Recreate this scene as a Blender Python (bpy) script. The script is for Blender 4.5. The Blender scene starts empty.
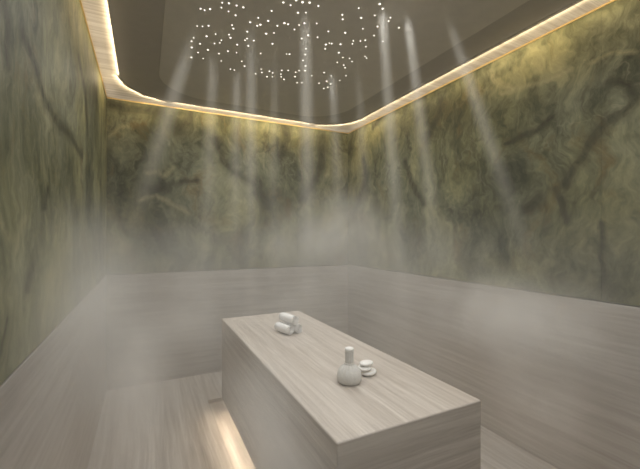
import bpy, bmesh, math, random
from mathutils import Vector, Matrix
random.seed(7)
S = bpy.context.scene
COL = S.collection
PI = math.pi

# ------------------------------------------------------------------ dimensions (metres)
XL, XR = -0.315, 2.27            # left / right wall faces
YB, YF = 3.79, -1.25             # far wall / wall behind the camera
ZD = 1.061                       # top of the travertine dado
ZS = 2.704                       # underside of the travertine soffit
TX0, TX1, TY0, TY1 = 0.565, 1.250, 1.013, 2.95   # massage table
TZ0, TZ1 = 0.10, 0.75

# ------------------------------------------------------------------ helpers
def link(o, parent=None):
    COL.objects.link(o)
    if parent: o.parent = parent
    return o

def build(name, bm, mat, parent=None, smooth=False, loc=None):
    me = bpy.data.meshes.new(name)
    bmesh.ops.recalc_face_normals(bm, faces=bm.faces)
    bm.to_mesh(me); bm.free()
    if smooth:
        for p in me.polygons: p.use_smooth = True
    me.materials.append(mat)
    o = bpy.data.objects.new(name, me)
    if loc: o.location = loc
    return link(o, parent)

def tag(o, label, cat, group=None, kind=None):
    o['label'] = label; o['category'] = cat
    if group: o['group'] = group
    if kind: o['kind'] = kind
    return o

def struct(o):
    o['kind'] = 'structure'; return o

def empty(name, loc, rz=0):
    o = bpy.data.objects.new(name, None); o.location = loc; o.rotation_euler = (0, 0, rz)
    o.empty_display_size = .05
    return link(o)

def add_box(bm, x0, x1, y0, y1, z0, z1, bevel=0, seg=2):
    r = bmesh.ops.create_cube(bm, size=1)
    vs = r['verts']
    bmesh.ops.scale(bm, vec=(x1-x0, y1-y0, z1-z0), verts=vs)
    bmesh.ops.translate(bm, vec=((x0+x1)/2, (y0+y1)/2, (z0+z1)/2), verts=vs)
    if bevel:
        es = list({e for v in vs for e in v.link_edges})
        bmesh.ops.bevel(bm, geom=es, offset=bevel, segments=seg, affect='EDGES', profile=.5)
    return bm

def box(*a, **k): return add_box(bmesh.new(), *a, **k)

def lathe(profile, n=40, wobble=None):
    bm = bmesh.new(); rings = []
    for i, (r, z) in enumerate(profile):
        if r < 1e-6: rings.append([bm.verts.new((0, 0, z))]); continue
        ring = []
        for k in range(n):
            a = 2*PI*k/n
            rr = r*(1 + (wobble(a, i) if wobble else 0))
            ring.append(bm.verts.new((rr*math.cos(a), rr*math.sin(a), z)))
        rings.append(ring)
    for A, B in zip(rings, rings[1:]):
        for k in range(n):
            k2 = (k+1) % n
            if len(A) == 1 and len(B) > 1: bm.faces.new((A[0], B[k], B[k2]))
            elif len(B) == 1 and len(A) > 1: bm.faces.new((A[k], B[0], A[k2]))
            elif len(A) > 1: bm.faces.new((A[k], B[k], B[k2], A[k2]))
    return bm

def rrect(x0, x1, y0, y1, r, n=14):
    pts = []
    for cx, cy, a0 in ((x1-r, y1-r, 0), (x0+r, y1-r, PI/2), (x0+r, y0+r, PI), (x1-r, y0+r, 3*PI/2)):
        for k in range(n+1):
            a = a0 + PI/2*k/n
            pts.append((cx + r*math.cos(a), cy + r*math.sin(a)))
    return pts

def slab(outer, inner, z0, z1):
    """Horizontal slab between z0 and z1, outline outer, with an optional hole inner."""
    bm = bmesh.new(); edges = []; loops = []
    for lp in (outer, inner):
        if not lp: continue
        vs = [bm.verts.new((x, y, z0)) for x, y in lp]
        for i in range(len(vs)): edges.append(bm.edges.new((vs[i], vs[(i+1) % len(vs)])))
    if inner: bmesh.ops.triangle_fill(bm, use_beauty=True, use_dissolve=False, edges=edges)
    else: bm.faces.new(list(bm.verts))
    r = bmesh.ops.extrude_face_region(bm, geom=list(bm.faces))
    bmesh.ops.translate(bm, vec=(0, 0, z1-z0), verts=[g for g in r['geom'] if isinstance(g, bmesh.types.BMVert)])
    return bm

# ------------------------------------------------------------------ materials
class NT:
    def __init__(self, name):
        self.m = bpy.data.materials.new(name); self.m.use_nodes = True
        self.t = self.m.node_tree; self.t.nodes.clear()
        self.out = self.t.nodes.new('ShaderNodeOutputMaterial')
    def n(self, typ, **kw):
        nd = self.t.nodes.new('ShaderNode'+typ)
        for k, v in kw.items():
            if k.startswith('i_'):
                key = k[2:]; key = int(key) if key.isdigit() else key.replace('_', ' ')
                nd.inputs[key].default_value = v
            else: setattr(nd, k, v)
        return nd
    def l(self, a, b): self.t.links.new(a, b)
    def math(self, op, a, b=None, clamp=False):
        nd = self.n('Math', operation=op, use_clamp=clamp)
        for i, v in enumerate((a, b)):
            if v is None: continue
            if isinstance(v, (int, float)): nd.inputs[i].default_value = v
            else: self.l(v, nd.inputs[i])
        return nd.outputs[0]
    def ramp(self, fac, stops, interp='LINEAR'):
        nd = self.n('ValToRGB'); cr = nd.color_ramp; cr.interpolation = interp
        while len(cr.elements) > 1: cr.elements.remove(cr.elements[-1])
        for i, (p, c) in enumerate(stops):
            if not isinstance(c, (tuple, list)): c = (c, c, c)
            e = cr.elements[0] if i == 0 else cr.elements.new(p)
            e.position = p; e.color = (*c, 1)
        self.l(fac, nd.inputs[0]); return nd.outputs[0]
    def mix(self, fac, a, b, mode='MIX'):
        nd = self.n('Mix', data_type='RGBA', blend_type=mode)
        for s, v in ((nd.inputs[0], fac), (nd.inputs[6], a), (nd.inputs[7], b)):
            if isinstance(v, (int, float)): s.default_value = v
            elif isinstance(v, tuple): s.default_value = (*v, 1)
            else: self.l(v, s)
        return nd.outputs[2]
    def obj(self, scale=(1, 1, 1), rot=(0, 0, 0), loc=(0, 0, 0)):
        tc = self.n('TexCoord'); mp = self.n('Mapping')
        mp.inputs['Scale'].default_value = scale; mp.inputs['Rotation'].default_value = rot
        mp.inputs['Location'].default_value = loc
        self.l(tc.outputs['Object'], mp.inputs[0]); return mp.outputs[0]
    def noise(self, vec, scale, detail=4, rough=.55, dist=0):
        nd = self.n('TexNoise', i_Scale=scale, i_Detail=detail, i_Roughness=rough, i_Distortion=dist)
        self.l(vec, nd.inputs['Vector']); return nd
    def bsdf(self, col, rough=.5, bump=None, bstr=.1, **kw):
        p = self.n('BsdfPrincipled')
        if isinstance(col, tuple): p.inputs['Base Color'].default_value = (*col, 1)
        else: self.l(col, p.inputs['Base Color'])
        if isinstance(rough, (int, float)): p.inputs['Roughness'].default_value = rough
        else: self.l(rough, p.inputs['Roughness'])
        for k, v in kw.items(): p.inputs[k.replace('_', ' ')].default_value = v
        if bump is not None:
            b = self.n('Bump', i_Strength=bstr, i_Distance=.004); self.l(bump, b.inputs['Height'])
            self.l(b.outputs[0], p.inputs['Normal'])
        self.l(p.outputs[0], self.out.inputs[0]); return self.m

def travertine(name, axis, tone=1.0, rough=.42):
    """Vein-cut travertine: fine streaks running along one axis, broken by slow clouding."""
    t = NT(name)
    st = {'X': (.45, 15, 15), 'Y': (15, .45, 15)}[axis]
    warp = t.noise(t.obj((1, 1, 1)), 1.6, 2)
    base = t.obj(st)
    add = t.n('VectorMath', operation='ADD'); sc = t.n('VectorMath', operation='SCALE'); sc.inputs['Scale'].default_value = .30
    t.l(warp.outputs['Color'], sc.inputs[0]); t.l(base, add.inputs[0]); t.l(sc.outputs[0], add.inputs[1])
    a = t.noise(add.outputs[0], 2.2, 6, .62).outputs['Fac']
    b = t.noise(add.outputs[0], 8.5, 3, .5).outputs['Fac']
    c = t.noise(t.obj((1, 1, 1)), 1.1, 3).outputs['Fac']
    f = t.math('ADD', t.math('ADD', t.math('MULTIPLY', a, .62), t.math('MULTIPLY', b, .28)), t.math('MULTIPLY', c, .10))
    c_ = 0 if 'table' in name else .025
    k = lambda r, g, b: (r*tone*(1-c_), g*tone, b*tone*(1+c_))
    col = t.ramp(f, [(.32, k(.28, .240, .203)), (.44, k(.385, .338, .292)), (.55, k(.48, .435, .385)), (.68, k(.59, .547, .49))])
    return t.bsdf(col, rough, f, .12)

# courses of the stone's own veins on each wall, plus one painted seam shade: (half width, points along the wall and up it)
DARK = {
 'r': [
   (0.0256, [(0.961, 2.078), (1.033, 2.063), (1.101, 1.986), (1.162, 1.892), (1.205, 1.806), (1.26, 1.724)]),
   (0.0177, [(1.637, 2.078), (1.492, 2.104), (1.393, 2.123), (1.319, 2.158)]),
   (0.0190, [(1.028, 2.258), (0.97, 2.251), (0.931, 2.21), (0.922, 2.134), (0.961, 2.078)]),
   (0.0254, [(2.712, 2.144), (2.639, 1.978), (2.556, 1.826), (2.45, 1.724)]),
   (0.0370, [(3.432, 2.323), (3.39, 2.086), (3.517, 1.846), (3.673, 1.665)]),
   (0.0313, [(2.387, 2.324), (2.29, 2.447), (2.233, 2.532)]),
   (0.0164, [(1.301, 1.711), (1.266, 1.604), (1.238, 1.512)]),
   (0.0125, [(1.066, 1.506), (1.057, 1.351), (1.061, 1.152)]),  # shade along the vertical panel seam, painted into the stone colour
   (0.0293, [(1.492, 1.6), (1.406, 1.658)]),
   (0.0284, [(3.251, 2.621), (3.032, 2.73), (2.802, 2.718)]),
 ],
 'b': [
   (0.0290, [(0.669, 2.431), (0.731, 2.248), (0.825, 2.129), (0.944, 2.052), (1.122, 1.976)]),
   (0.0400, [(1.11, 2.042), (1.145, 1.911), (1.214, 1.758)]),
   (0.0412, [(1.427, 2.75), (1.452, 2.547), (1.391, 2.346)]),
   (0.0429, [(1.914, 2.604), (1.901, 2.277), (1.781, 2.029), (1.652, 1.844)]),
   (0.0351, [(0.002, 1.897), (0.089, 1.883), (0.161, 1.897)]),
   (0.0183, [(0.326, 1.967), (0.48, 1.988)]),
   (0.0455, [(0.412, 2.705), (0.383, 2.599), (0.308, 2.478)]),
   (0.0343, [(-0.289, 2.641), (-0.126, 2.63), (0.134, 2.641)]),
 ],
 'l': [
   (0.0229, [(1.292, 2.013), (1.448, 1.971), (1.557, 1.916), (1.687, 1.89), (1.933, 1.9), (2.381, 1.887)]),
   (0.0221, [(1.147, 2.028), (1.17, 1.977), (1.162, 1.883)]),
   (0.0154, [(1.587, 1.605), (1.528, 1.535)]),
   (0.0222, [(1.387, 1.33), (1.343, 1.28)]),
   (0.0072, [(1.162, 1.211), (1.111, 1.154)]),
   (0.0336, [(2.274, 2.377), (2.499, 2.268), (2.585, 2.083)]),
 ],
}
PALE = {
 'r': [
   (0.0116, [(1.676, 2.449), (1.548, 2.436), (1.361, 2.404), (1.272, 2.405), (1.215, 2.424)]),
   (0.0128, [(1.782, 2.635), (1.7, 2.522), (1.584, 2.443)]),
   (0.0097, [(1.111, 2.414), (1.015, 2.426), (0.91, 2.387)]),
 ],
 'b': [
   (0.0169, [(-0.289, 2.353), (-0.216, 2.428), (-0.142, 2.466)]),
   (0.0177, [(0.028, 2.025), (0.116, 2.061), (0.17, 2.016), (0.243, 2.101)]),
   (0.0178, [(-0.041, 1.77), (0.089, 1.815), (0.27, 1.724), (0.412, 1.668)]),
 ],
 'l': [
   (0.0107, [(1.084, 1.503), (1.125, 1.466), (1.17, 1.431)]),
   (0.0123, [(1.228, 1.398), (1.264, 1.454), (1.322, 1.485)]),
 ],
}

def onyx(name, uaxis, key, rotz, seed):
    """Green onyx: cloudy olive and sage body with fine grain, dark veins, pale threads and rusty patches."""
    t = NT(name)
    tc = t.n('TexCoord'); sep = t.n('SeparateXYZ'); t.l(tc.outputs['Object'], sep.inputs[0])
    cmb = t.n('CombineXYZ'); t.l(sep.outputs[uaxis], cmb.inputs[0]); t.l(sep.outputs['Z'], cmb.inputs[1])
    flat = cmb.outputs[0]
    off = t.n('VectorMath', operation='ADD'); t.l(flat, off.inputs[0]); off.inputs[1].default_value = (seed, seed*1.7, seed*.3)
    P = off.outputs[0]
    def mapped(scale, rot, src=None):
        mp = t.n('Mapping'); mp.inputs['Scale'].default_value = scale; mp.inputs['Rotation'].default_value = (0, 0, rot)
        t.l(src or P, mp.inputs[0]); return mp.outputs[0]
    def warped(src, scale, amt, det=4):
        w = t.noise(P, scale, det, .6)
        c = t.n('VectorMath', operation='SUBTRACT'); t.l(w.outputs['Color'], c.inputs[0]); c.inputs[1].default_value = (.5, .5, .5)
        m = t.n('VectorMath', operation='SCALE'); m.inputs['Scale'].default_value = amt; t.l(c.outputs[0], m.inputs[0])
        a = t.n('VectorMath', operation='ADD'); t.l(src, a.inputs[0]); t.l(m.outputs[0], a.inputs[1]); return a.outputs[0]
    W = warped(P, 1.7, .55)
    big = t.noise(mapped((1.2, .7, 1), rotz, W), 1.7, 3, .5, .2).outputs['Fac']
    cloud = t.noise(mapped((1.5, .7, 1), rotz, W), 4.2, 8, .68, .3).outputs['Fac']
    fine = t.noise(mapped((2.2, .8, 1), rotz, W), 13.0, 6, .7, .3).outputs['Fac']
    f = t.math('ADD', t.math('ADD', t.math('MULTIPLY', big, .40), t.math('MULTIPLY', cloud, .40)), t.math('MULTIPLY', fine, .20))
    col = t.ramp(f, [(.38, (.028, .029, .016)), (.44, (.056, .058, .034)), (.51, (.108, .110, .070)), (.58, (.175, .174, .112)), (.67, (.265, .255, .165))])
    hue = t.ramp(t.noise(P, 1.3, 3, .55).outputs['Fac'], [(.40, (1.0, 1.0, 1.0)), (.64, (1.12, 1.05, .72))])
    col = t.mix(.8, col, hue, 'MULTIPLY')
    rust = t.ramp(t.noise(mapped((1.4, .7, 1), rotz, W), 3.1, 5, .65).outputs['Fac'], [(.57, 0), (.70, 1)])
    col = t.mix(t.math('MULTIPLY', rust, .55), col, (.105, .070, .020))
    def threads(vec, scale, width, lo, hi, amt, c):
        nz = t.noise(vec, scale, 4, .5, .3).outputs['Fac']
        d = t.math('ABSOLUTE', t.math('SUBTRACT', nz, .5))
        v = t.ramp(d, [(0, 1.0), (width, .35), (width*2.8, 0.0)])
        b = t.ramp(t.noise(P, 1.9, 2).outputs['Fac'], [(lo, 0), (hi, 1)])
        return t.mix(t.math('MULTIPLY', t.math('MULTIPLY', v, b), amt), col, c)
    col = threads(mapped((1.5, .55, 1), rotz*1.6, W), 1.5, .010, .48, .62, .55, (.028, .025, .012))
    col = threads(mapped((1.1, .8, 1), -rotz, W), 3.0, .006, .50, .64, .22, (.34, .32, .22))
    Q = warped(flat, 6.0, .085, 5)
    def course(lines):
        best = None
        for wd, pts in lines:
            for a, b in zip(pts, pts[1:]):
                bx, by = b[0]-a[0], b[1]-a[1]; L2 = bx*bx+by*by
                pa = t.n('VectorMath', operation='SUBTRACT'); t.l(Q, pa.inputs[0]); pa.inputs[1].default_value = (a[0], a[1], 0)
                dt = t.n('VectorMath', operation='DOT_PRODUCT'); t.l(pa.outputs[0], dt.inputs[0]); dt.inputs[1].default_value = (bx/L2, by/L2, 0)
                h = t.math('ADD', dt.outputs['Value'], 0, clamp=True)
                hb = t.n('VectorMath', operation='SCALE'); hb.inputs[0].default_value = (bx, by, 0); t.l(h, hb.inputs['Scale'])
                ds = t.n('VectorMath', operation='DISTANCE'); t.l(pa.outputs[0], ds.inputs[0]); t.l(hb.outputs[0], ds.inputs[1])
                d = t.math('DIVIDE', ds.outputs['Value'], wd)
                best = d if best is None else t.math('MINIMUM', best, d)
        return best
    sc = t.n('VectorMath', operation='MULTIPLY'); t.l(Q, sc.inputs[0]); sc.inputs[1].default_value = (1, 1, 0); Q = sc.outputs[0]
    mod = t.ramp(fine, [(.38, .55), (.6, 1.0)])
    dk = t.ramp(t.math('MULTIPLY', course(DARK[key]), .4), [(0, .95), (.28, .80), (.55, .35), (1, 0)], 'EASE')
    col = t.mix(t.math('MULTIPLY', dk, mod), col, (.026, .023, .011))
    pl = t.ramp(t.math('MULTIPLY', course(PALE[key]), .4), [(0, .42), (.3, .26), (.9, 0)], 'EASE')
    col = t.mix(t.math('MULTIPLY', pl, mod), col, (.30, .27, .16))
    return t.bsdf(col, .5, f, .02, Specular_IOR_Level=.08)

def plain(name, col, rough=.5, nscale=30, amt=.06, **kw):
    t = NT(name)
    nz = t.noise(t.obj(), nscale, 3).outputs['Fac']
    c = t.ramp(nz, [(.3, tuple(x*(1-amt) for x in col)), (.7, tuple(min(1, x*(1+amt)) for x in col))])
    return t.bsdf(c, rough, nz, .05, **kw)

M_trav_x = travertine('travertine_grain_x', 'X', .62)
M_trav_y = travertine('travertine_grain_y', 'Y', .62)
M_floor = travertine('travertine_floor', 'Y', .85)
M_table = travertine('travertine_table_top', 'Y')
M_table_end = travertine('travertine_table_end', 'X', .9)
M_soffit = travertine('travertine_soffit', 'X', 1.12, .5)
M_onyx_l = onyx('onyx_left', 'Y', 'l', .20, 3.3)
M_onyx_b = onyx('onyx_back', 'X', 'b', .45, 7.1)
M_onyx_r = onyx('onyx_right', 'Y', 'r', -.65, 12.9)
M_ceil = plain('ceiling_grey_border', (.45, .418, .368), .6, 14, .03)
M_panel = plain('ceiling_grey_panel', (.61, .573, .50), .6, 14, .03)
M_gold = plain('brushed_gold', (.62, .45, .20), .35, 60, .05, Metallic=.8)
M_dark = plain('shadow_gap_metal', (.10, .085, .065), .5)
M_rear = plain('rear_wall_plaster', (.36, .32, .27), .7)
M_stone = plain('white_pebble', (.80, .79, .76), .45, 40, .03)

def towel_mat():
    t = NT('white_terry')
    nz = t.noise(t.obj(), 420, 2).outputs['Fac']
    c = t.ramp(nz, [(.3, (.72, .72, .71)), (.7, (.86, .86, .85))])
    return t.bsdf(c, .95, nz, .4)
M_towel = towel_mat()
def cloth_mat(name, a, b):
    t = NT(name)
    nz = t.noise(t.obj((1, 1, .3)), 160, 3).outputs['Fac']
    return t.bsdf(t.ramp(nz, [(.3, a), (.7, b)]), .9, nz, .3)
M_pouch = cloth_mat('pouch_cotton', (.55, .54, .51), (.66, .65, .62))
M_cap = cloth_mat('handle_cotton', (.74, .73, .70), (.84, .83, .80))

def emit(name, col, s, sample=True):
    t = NT(name); e = t.n('Emission'); e.inputs[0].default_value = (*col, 1); e.inputs[1].default_value = s
    t.l(e.outputs[0], t.out.inputs[0])
    if not sample: t.m.cycles.emission_sampling = 'NONE'
    return t.m
M_star = emit('star_glow', (1, .93, .80), 2.0, False)
M_led = emit('warm_led', (1, .82, .60), 48)

# ------------------------------------------------------------------ the room
RX0, RX1, RY0, RY1 = .485, 1.41, .80, 3.18       # shallow recess under the table
WX0, WX1, WY0, WY1 = XL-.06, XR+.06, YF-.06, YB+.06
fl = build('floor', slab([(WX0, WY0), (WX1, WY0), (WX1, WY1), (WX0, WY1)],
                         [(RX0, RY0), (RX1, RY0), (RX1, RY1), (RX0, RY1)], -.06, 0), M_floor); struct(fl)
rc = build('recess_floor', box(RX0-.01, RX1+.01, RY0-.01, RY1+.01, -.075, -.035), M_floor, fl)
bm = bmesh.new()
for a in ((RX0, RX0+.006, RY0, RY1), (RX1-.006, RX1, RY0, RY1), (RX0, RX1, RY0, RY0+.006), (RX0, RX1, RY1-.006, RY1)):
    add_box(bm, *a, -.03, .001)
build('recess_edging', bm, M_trav_x, fl)

def wall(side, dado, onyxes, mo, md, back):
    w = build('wall_'+side, box(*back), M_dark); struct(w)
    for b in onyxes: build('onyx_panel', box(*b, bevel=.0006, seg=1), mo, w)
    d = build('baseboard_'+side, box(*dado, bevel=.003, seg=2), md); struct(d)
    return w
wall('left', (XL-.05, XL, YF, YB+.05, 0, ZD),
     [(XL-.05, XL, YF, YB+.05, ZD+.007, ZS+.02)], M_onyx_l, M_trav_y,
     (XL-.10, XL-.05, YF, YB+.10, 0, 2.9))
wall('right', (XR, XR+.05, YF, YB+.05, 0, ZD),
     [(XR, XR+.05, YF, 1.0597, ZD+.007, ZS+.02), (XR, XR+.05, 1.0603, YB+.05, ZD+.007, ZS+.02)], M_onyx_r, M_trav_y,
     (XR+.05, XR+.10, YF, YB+.10, 0, 2.9))
wall('back', (XL, XR, YB, YB+.05, 0, ZD),
     [(XL, 1.5897, YB, YB+.05, ZD+.007, ZS+.02), (1.5903, XR, YB, YB+.05, ZD+.007, ZS+.02)], M_onyx_b, M_trav_x,
     (XL-.05, XR+.05, YB+.05, YB+.10, 0, 2.9))
struct(build('wall_front', box(XL-.05, XR+.05, YF-.05, YF, 0, 2.9), M_rear))

cl = struct(build('ceiling', box(XL-.05, XR+.05, YF-.05, YB+.05, 2.7065, 2.79), M_ceil))
build('ceiling_panel', slab(rrect(.10, 1.86, -.90, 3.45, .42), None, 2.7015, 2.708), M_panel, cl)
sf = struct(build('trim_1', slab([(XL, YF), (XR, YF), (XR, YB), (XL, YB)],
                      rrect(-.175, 2.10, -1.08, 3.63, .42), ZS, 2.7075), M_soffit))
# thin gold profile where the onyx meets the soffit
bm = bmesh.new()
g = .007
add_box(bm, XL, XL+g, YF, YB, ZS-.009, ZS)
add_box(bm, XR-g, XR, YF, YB, ZS-.009, ZS)
add_box(bm, XL, XR, YB-g, YB, ZS-.009, ZS)
struct(build('trim_2', bm, M_gold))

# ------------------------------------------------------------------ ceiling stars
STARS = [(0.28,2.067), (0.302,2.07), (0.328,2.047), (0.378,1.961), (0.412,1.95), (0.454,1.95), (0.382,2.005), (0.491,1.949), (0.425,2.021), (0.469,2.039), (0.285,2.247), (0.314,2.237), (0.346,2.214), (0.353,2.337), (0.4,2.286), (0.281,2.391), (0.274,2.44), (0.284,2.521), (0.328,2.448), (0.331,2.571), (0.298,2.663), (0.375,2.641), (0.387,2.505), (0.413,2.401), (0.443,2.378), (0.446,2.341), (0.477,2.255), (0.493,2.286), (0.472,2.144), (0.487,2.177), (0.551,2.349), (0.464,2.521), (0.513,2.46), (0.571,2.453), (0.498,2.62), (0.633,2.559), (0.671,2.623), (0.586,2.719), (0.616,2.72), (0.572,2.171), (0.591,2.248), (0.584,2.272), (0.621,2.331), (0.562,2.068), (0.593,2.004), (0.636,2.252), (0.61,2.083), (0.624,2.064), (0.654,2.007), (0.642,1.909), (0.684,2.14), (0.725,2.11), (0.719,2.029), (0.758,2.235), (0.724,2.389), (0.78,2.71), (0.796,2.615), (0.817,2.665), (0.863,2.619), (0.895,2.634), (0.876,2.718), (0.916,2.702), (0.944,2.564), (0.989,2.542), (0.96,2.625), (0.979,2.671), (1.015,2.703), (0.748,1.985), (0.771,1.985), (0.676,1.811), (0.889,2.316), (0.908,2.31), (0.732,1.763), (0.769,1.763), (0.805,1.749), (0.72,1.815), (0.86,1.753), (0.782,1.858), (0.822,1.836), (0.855,1.932), (0.834,1.963), (0.826,2.018), (0.922,1.901), (0.928,2.039), (0.907,2.091), (0.991,2.031), (1.023,1.944), (1.079,2.086), (1.091,2.059), (1.108,2.058), (1.1,2.136), (1.164,2.039), (1.125,1.911), (1.208,2.139), (0.982,2.192), (1.009,2.266), (1.028,2.349), (1.079,2.417), (1.107,2.487), (1.266,2.183), (1.316,2.174), (1.355,2.204), (1.266,2.265), (1.329,2.279), (1.359,2.31), (1.433,2.422), (1.431,2.517), (1.189,2.543), (1.065,2.508), (1.052,2.545), (1.077,2.618), (1.135,2.716), (1.17,2.698), (1.302,2.642), (1.253,2.452), (1.329,2.477), (1.342,2.579), (1.397,2.612), (1.405,2.681), (1.386,2.718), (1.018,1.762), (1.041,1.797), (1.07,1.669), (1.131,1.738), (1.2,1.825), (1.218,1.966), (1.232,1.999), (1.261,1.947), (1.284,1.925), (1.332,1.989), (1.399,2.1), (1.422,2.115), (1.304,1.855), (1.267,1.766), (1.188,1.683), (1.154,1.589), (1.193,1.614), (1.394,1.884), (1.282,1.66), (1.293,1.692), (1.391,1.718)]
def star_bm(r=.0046):
    return lathe([(0, 0), (r*1.25, 0), (r*1.25, -.0012), (r, -.0015), (r*.8, -.0034), (r*.45, -.0046), (0, -.005)], 14)
star0 = None
for x, y in STARS:
    if star0 is None:
        star0 = build('star_light', star_bm(), M_star, smooth=True)
        tag(star0, 'tiny glowing white star light set in the grey ceiling above the table', 'light', 'star lights scattered over the ceiling')
        s = star0
    else:
        s = star0.copy(); COL.objects.link(s)
    s.location = (x, y, 2.7015)
    k = random.uniform(.60, 1.15); s.scale = (k, k, 1)

# ------------------------------------------------------------------ massage table
tb = tag(empty('massage_table', ((TX0+TX1)/2, (TY0+TY1)/2, -.035)),
         'long travertine massage table in the middle of the floor, lit underneath', 'table')
ox, oy, oz = -(TX0+TX1)/2, -(TY0+TY1)/2, .035
def tpart(name, bm, mat, **k): return build(name, bm, mat, tb, loc=(ox, oy, oz), **k)
body = tpart('body', box(TX0, TX1, TY0, TY1, TZ0, TZ1, bevel=.007, seg=3), M_table)
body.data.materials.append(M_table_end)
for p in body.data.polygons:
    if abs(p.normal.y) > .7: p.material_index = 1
tpart('plinth', box(TX0+.10, TX1-.10, TY0+.10, TY1-.10, -.035, TZ0+.005), M_table)
for a, b in ((TX0+.012, TX0+.024), (TX1-.024, TX1-.012)):
    tpart('led_strip', box(a, b, TY0+.02, TY1-.02, TZ0-.008, TZ0), M_led)

# ------------------------------------------------------------------ rolled towels
def towel_bm(R=.0365, L=.155):
    """A rolled hand towel: the cloth is a spiral band of real thickness, soft round body, coil visible at both ends."""
    bm = bmesh.new(); n = 110; turns = 3.3; th = .0058
    prof = []
    for i in range(n+1):
        a = turns*2*PI*i/n
        r = .004 + (R-.004-th/2)*i/n
        prof.append((a, r))
    ny = 9
    grid = []
    for (a, r) in prof:
        row = []
        for s in (-1, 1):
            for j in range(ny):
                v = -1 + 2*j/(ny-1)
                edge = abs(v)**6
                rr = r + s*th/2*(1-.55*edge)
                y = v*L/2*(1 - .012*math.sin(a*1.0+1))
                row.append(bm.verts.new((rr*math.cos(a), y, rr*math.sin(a))))
        grid.append(row)
    for i in range(n):
        A, B = grid[i], grid[i+1]
        for j in range(ny-1):
            bm.faces.new((A[j], A[j+1], B[j+1], B[j]))
            bm.faces.new((A[ny+j], B[ny+j], B[ny+j+1], A[ny+j+1]))
        bm.faces.new((A[0], B[0], B[ny], A[ny])); bm.faces.new((A[ny-1], A[2*ny-1], B[2*ny-1], B[ny-1]))
    for g_ in (grid[0], grid[-1]):
        for j in range(ny-1): bm.faces.new((g_[j], g_[ny+j], g_[ny+j+1], g_[j+1]))
    return bm
T0 = Vector((.868, 2.315, TZ1+.0365)); a_t = .235
rx = Vector((math.cos(a_t), math.sin(a_t), 0))
G_t = 'rolled towels stacked on the table'
def towel(p, spin, label, src=None):
    if src is None: o = build('rolled_towel', towel_bm(), M_towel, smooth=True)
    else: o = src.copy(); COL.objects.link(o)
    o.location = p; o.rotation_euler = (0, spin, a_t)
    return tag(o, label, 'towel', G_t)
tw = towel(T0, 0.6, 'rolled white towel at the bottom front of the small towel stack')
towel(T0 + rx*.0745, 2.4, 'rolled white towel at the bottom back of the stack, behind the front roll', tw)
towel(T0 + rx*.040 + Vector((0, 0, .0630)), 1.5, 'rolled white towel lying on top of the two bottom rolls', tw)

# ------------------------------------------------------------------ herbal compress
hc = tag(empty('herbal_compress', (.852, 1.41, TZ1), .3),
         'pale cloth herbal compress ball standing with its handle up beside the white stones', 'compress ball')
def gather(a, i):
    k = min(1, max(0, (i-5)/4))
    return .06*k*(math.sin(13*a)+.4*math.sin(7*a+1))
build('pouch', lathe([(0, 0), (.036, 0), (.049, .004), (.0555, .012), (.0575, .024), (.0565, .038), (.0525, .052), (.0455, .064), (.036, .074), (.027, .081), (.0215, .086), (.0200, .090), (0, .090)], 104, gather), M_pouch, hc, smooth=True)
build('tie_cord', lathe([(.0195, .084), (.0218, .0855), (.0226, .0880), (.0218, .0905), (.0195, .092), (.0190, .088), (.0195, .084)], 40), M_pouch, hc, smooth=True)
hd = build('handle', lathe([(0, .082), (.0200, .082), (.0190, .10), (.0192, .125), (.0196, .143), (.0196, .148), (0, .148)], 90,
           lambda a, i: .035*math.sin(15*a)), M_pouch, hc, smooth=True)
hcap = build('handle_end', lathe([(0, .147), (.0200, .147), (.0212, .151), (.0206, .157), (.0155, .161), (0, .162)], 40), M_cap, hd, smooth=True)
hcap['label'] = 'white rounded handle end'

# ------------------------------------------------------------------ stacked stones
def pebble(a, b, h, seed):
    rnd = random.Random(seed); ph = rnd.uniform(0, 6)
    prof = [(0, 0), (.55, .02), (.80, .14), (.95, .33), (1, .5), (.95, .68), (.80, .86), (.55, .97), (.25, 1.0), (0, 1.0)]
    bm = lathe([(r, z*h) for r, z in prof], 44, lambda t, i: .035*math.sin(2*t+ph)+.02*math.sin(3*t+2*ph))
    bmesh.ops.scale(bm, vec=(a, b, 1), verts=bm.verts); return bm
G_s = 'white massage stones'
z = TZ1
for nm, a, b, h, dx, dy, rz, lab in (
    (1, .046, .039, .025, .984, 1.448, .3, 'largest flat white stone, lowest of the stack beside the compress ball'),
    (2, .041, .034, .021, .966, 1.452, .9, 'middle flat white stone resting on the largest stone'),
    (3, .036, .030, .021, .973, 1.450, .1, 'smallest flat white stone on top of the stone stack')):
    s = build('massage_stone', pebble(a, b, h, nm), M_stone, smooth=True, loc=(dx, dy, z))
    s.rotation_euler = (0, 0, rz); tag(s, lab, 'stone', G_s); z += h*.985

# ------------------------------------------------------------------ steam and light shafts
def vol_mat(name, build_density, col=(.97, .97, .95), aniso=.25):
    t = NT(name)
    v = t.n('VolumeScatter'); v.inputs['Color'].default_value = (*col, 1); v.inputs['Anisotropy'].default_value = aniso
    t.l(build_density(t), v.inputs['Density']); t.l(v.outputs[0], t.out.inputs['Volume'])
    t.m.cycles.homogeneous_volume = False
    return t.m

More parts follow.
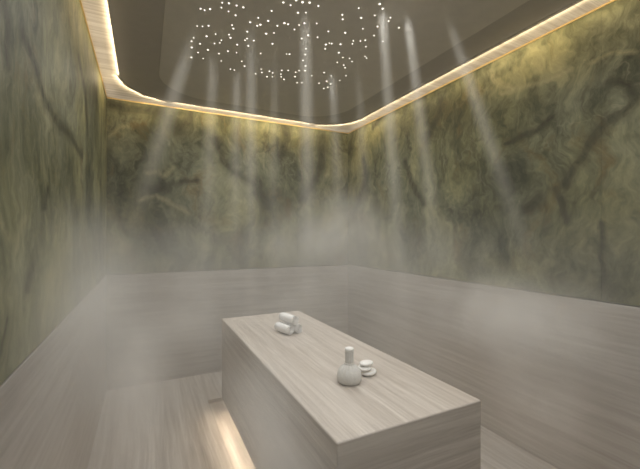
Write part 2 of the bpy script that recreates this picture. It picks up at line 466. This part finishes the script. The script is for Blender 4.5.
def room_density(t):
    tc = t.n('TexCoord'); sep = t.n('SeparateXYZ'); t.l(tc.outputs['Object'], sep.inputs[0])
    hgt = t.ramp(t.math('DIVIDE', sep.outputs['Z'], 2.7), [(0, .14), (.15, .36), (.34, 1.0), (.47, .72), (.60, .11), (.72, .03), (1, .012)], 'EASE')
    n1 = t.noise(t.obj((1, 1, .8)), 1.7, 4, .6, .4).outputs['Fac']
    nz = t.ramp(n1, [(.36, .30), (.5, .9), (.66, 2.0)])
    near = t.ramp(t.math('DIVIDE', sep.outputs['Y'], 4), [(.15, .55), (.55, 1.0)], 'EASE')     # clearer towards the door
    d = t.math('MULTIPLY', t.math('MULTIPLY', t.math('MULTIPLY', hgt, near), nz), .185)
    for (c, r, k) in PUFFS:
        v = t.n('VectorMath', operation='SUBTRACT'); t.l(tc.outputs['Object'], v.inputs[0]); v.inputs[1].default_value = c
        q = t.n('VectorMath', operation='DIVIDE'); t.l(v.outputs[0], q.inputs[0]); q.inputs[1].default_value = r
        ln = t.n('VectorMath', operation='LENGTH'); t.l(q.outputs[0], ln.inputs[0])
        g = t.math('SUBTRACT', 1, ln.outputs['Value'], clamp=True)
        g = t.math('MULTIPLY', t.math('MULTIPLY', g, g), t.math('MULTIPLY', nz, k))
        d = t.math('ADD', d, g)
    return d
PUFFS = [ # centre, radii, strength
  ((.30, 2.9, .78), (.40, .5, .35), 1.0),
  ((-.15, 1.25, 1.25), (.22, .55, .40), 1.6),
  ((1.88, 1.18, .50), (.32, .38, .42), 3.4),
  ((2.0, 1.35, .92), (.45, .8, .40), 2.6),
  ((1.75, 3.1, 1.42), (.85, .8, .60), 1.9),
  ((.48, 1.45, .55), (.22, .8, .45), 5.0),
  ((-.05, 2.2, .55), (.32, .9, .55), 2.6),
]
hz = build('steam', box(XL+.004, XR-.004, YF+.01, YB-.004, .004, ZS-.012), vol_mat('room_steam', room_density))
tag(hz, 'thin pale steam hanging through the whole room, thickest low down', 'steam', kind='stuff')

def shaft_density(t, k=1.0):  # beams of light, given shape as columns of denser steam
    tc = t.n('TexCoord'); sep = t.n('SeparateXYZ'); t.l(tc.outputs['Object'], sep.inputs[0])
    tt = t.math('MULTIPLY', sep.outputs['Z'], -1)
    R = t.math('ADD', .42, t.math('MULTIPLY', tt, .58))
    r = t.math('SQRT', t.math('ADD', t.math('POWER', sep.outputs['X'], 2), t.math('POWER', sep.outputs['Y'], 2)))
    q = t.math('SUBTRACT', 1, t.math('DIVIDE', r, R), clamp=True)
    q = t.math('POWER', q, 1.6)
    fade = t.ramp(tt, [(0, .0), (.10, .75), (.30, 1.0), (.6, .62), (1, 0)])
    inv = t.math('DIVIDE', .42, R)
    return t.math('MULTIPLY', t.math('MULTIPLY', t.math('MULTIPLY', q, fade), inv), 5.2*k)
M_shaft = vol_mat('light_shaft_steam', lambda t: shaft_density(t, 1.45), col=(.98, .95, .88), aniso=.0)
M_faint = vol_mat('faint_light_shaft_steam', lambda t: shaft_density(t, .6), col=(.98, .95, .88), aniso=.0)
def shaft_bm():
    return lathe([(0, 0), (.42, 0), (.71, -.5), (1.0, -1), (0, -1)], 20)
SH = [ # top, lower end, radius at the lower end, label
 ((.281, 2.102), (-.024, 2.254, 1.605), .105, 'leftmost pale light shaft shaped as steam, leaning towards the left wall'),
 ((.407, 2.385), (.348, 2.414, 1.073), .12, 'faint light shaft shaped as steam, second from the left'),
 ((.597, 2.553), (.584, 2.560, 1.036), .12, 'faint light shaft shaped as steam, third from the left, starting low in the star field'),
 ((.518, 1.889), (.518, 1.889, 1.080), .085, 'narrow upright light shaft shaped as steam, fourth from the left, reaching the top edge'),
 ((.711, 2.049), (.700, 2.055, 1.282), .08, 'faint narrow light shaft shaped as steam, fifth from the left'),
 ((.782, 1.759), (.801, 1.749, 1.134), .10, 'bright broad light shaft shaped as steam, in the middle of the star field'),
 ((1.263, 2.341), (1.323, 2.310, 1.321), .11, 'short light shaft shaped as steam, above the far right corner'),
 ((1.301, 2.052), (1.375, 2.015, 1.263), .10, 'faint light shaft shaped as steam, fourth from the right'),
 ((1.153, 1.574), (1.255, 1.524, 1.134), .085, 'narrow light shaft shaped as steam, third from the right, at the edge of the stars'),
 ((1.324, 1.565), (1.461, 1.497, 1.462), .085, 'narrow light shaft shaped as steam, second from the right, right of the stars'),
 ((1.455, 1.424), (1.816, 1.245, 1.488), .085, 'rightmost pale light shaft shaped as steam, leaning towards the right wall'),
]
sh0 = None; G_sh = 'light shafts falling from the star lights, shaped as steam'
for (x, y), e, R, lab in SH:
    if sh0 is None: sh0 = build('light_shaft', shaft_bm(), M_shaft); o = sh0
    else: o = sh0.copy(); COL.objects.link(o)
    if 'faint' in lab or 'short' in lab:
        o.material_slots[0].link = 'OBJECT'; o.material_slots[0].material = M_faint
    a = Vector((x, y, 2.700)); b = Vector(e); d = b-a; L = d.length*1.25
    o.location = a; o.scale = (R, R, L)
    o.rotation_mode = 'QUATERNION'; o.rotation_quaternion = (-d).to_track_quat('Z', 'Y')
    tag(o, lab, 'steam', G_sh)

# ------------------------------------------------------------------ lights
def spot(loc, energy, ang, blend=1.0, col=(1, .93, .83), radius=.02, target=None):
    d = bpy.data.lights.new('ceiling_fill_spot', 'SPOT'); d.energy = energy; d.spot_size = math.radians(ang); d.spot_blend = blend
    d.color = col; d.shadow_soft_size = radius
    o = bpy.data.objects.new('ceiling_fill_spot', d); o.location = loc; COL.objects.link(o)
    if target: o.rotation_euler = (Vector(target)-Vector(loc)).to_track_quat('-Z', 'Y').to_euler()
    return o
def area(loc, rot, sx, sy, energy, col=(1, .80, .50), spread=180):
    d = bpy.data.lights.new('cove_or_fill_light', 'AREA'); d.shape = 'RECTANGLE'; d.size = sx; d.size_y = sy; d.energy = energy; d.color = col
    d.spread = math.radians(spread)
    o = bpy.data.objects.new('cove_or_fill_light', d); o.location = loc; o.rotation_euler = rot; COL.objects.link(o); return o
for x in (.22, .72, 1.24, 1.74):  # unseen wide spots added under the ceiling for general fill
    for y in (-.2, .7, 1.6, 2.45, 3.2):
        spot((x, y, 2.69), 14.5, 165, col=(1, .985, .955), radius=.01)
def run(p0, p1, pitch, energy, ang, aim, col, blend):
    a, b = Vector(p0), Vector(p1); n = max(1, round((b-a).length/pitch))
    for i in range(n):
        p = a + (b-a)*((i+.5)/n)
        spot(p, energy, ang, blend, col, .004, p+Vector(aim))
WARM = (1, .82, .52)
# unseen wall washers under the soffit's inner edge, lighting onyx and soffit
e = .155; zc = ZS-.012
def washer(loc, size, aim, tilt, k=1.0):
    n = Vector((aim[0]*math.cos(tilt), aim[1]*math.cos(tilt), -math.sin(tilt)))
    o = area(loc, (0, 0, 0), .014, size, 1.9*size*k, WARM)
    o.rotation_euler = Matrix((Vector((-aim[1], aim[0], 0)).cross(-n), Vector((-aim[1], aim[0], 0)), -n)).transposed().to_euler()
washer((XL+.135, (3.22-1.0)/2, zc), 4.22, (-1, 0), math.radians(4), .65)
washer((XR-e, (3.22-1.0)/2, zc), 4.22, (1, 0), math.radians(38), 1.3)
washer(((XL+XR)/2, YB-e, zc), 1.46, (0, 1), math.radians(38), 2.1)
for cx, angs in ((.245, (166, 140, 113)), (1.695, (67, 40, 14))):       # round the two far corners
    for a in angs:
        a = math.radians(a)
        washer((cx+.425*math.cos(a), 3.225+.425*math.sin(a), zc), .21, (math.cos(a), math.sin(a)), math.radians(34), 2.0)

# unseen upward strips added near the wall tops to brighten the travertine soffit
SOFT = (1, .86, .68)
def upwash(loc, size, aim, k=1.0):
    t = math.radians(20); n = Vector((aim[0]*math.sin(t), aim[1]*math.sin(t), math.cos(t)))
    o = area(loc, (0, 0, 0), .012, size, .2*size*k, SOFT, 110)
    v = Vector((-aim[1], aim[0], 0))
    o.rotation_euler = Matrix((v.cross(-n), v, -n)).transposed().to_euler()
zu = ZS-.10
upwash((XL+.01, (YB+.1)/2, zu), YB-.2, (1, 0), 1.3)
upwash((XR-.01, (YB+.1)/2, zu), YB-.2, (-1, 0))
upwash(((XL+XR)/2, YB-.01, zu), XR-XL-.1, (0, -1))

w = bpy.data.worlds.new('World'); S.world = w; w.use_nodes = True
w.node_tree.nodes['Background'].inputs[0].default_value = (.9, .85, .75, 1); w.node_tree.nodes['Background'].inputs[1].default_value = .05

# ------------------------------------------------------------------ camera and view
cd = bpy.data.cameras.new('camera'); cd.sensor_width = 36; cd.sensor_fit = 'HORIZONTAL'; cd.lens = 36*353/640; cd.clip_start = .01
cam = bpy.data.objects.new('camera', cd); COL.objects.link(cam)
cam.location = (0, 0, 1.434); cam.rotation_euler = (PI/2, 0, math.radians(-26.4))
cd.shift_y = 0.5/640
S.camera = cam
S.view_settings.view_transform = 'Standard'; S.view_settings.look = 'None'; S.view_settings.gamma = 1
S.view_settings.exposure = 0.0
S.view_settings.use_curve_mapping = False
S.cycles.volume_bounces = 3; S.cycles.max_bounces = 10; S.cycles.diffuse_bounces = 6
S.cycles.volume_step_rate = 1.0
S.cycles.use_denoising = True
S.cycles.sample_clamp_indirect = 6
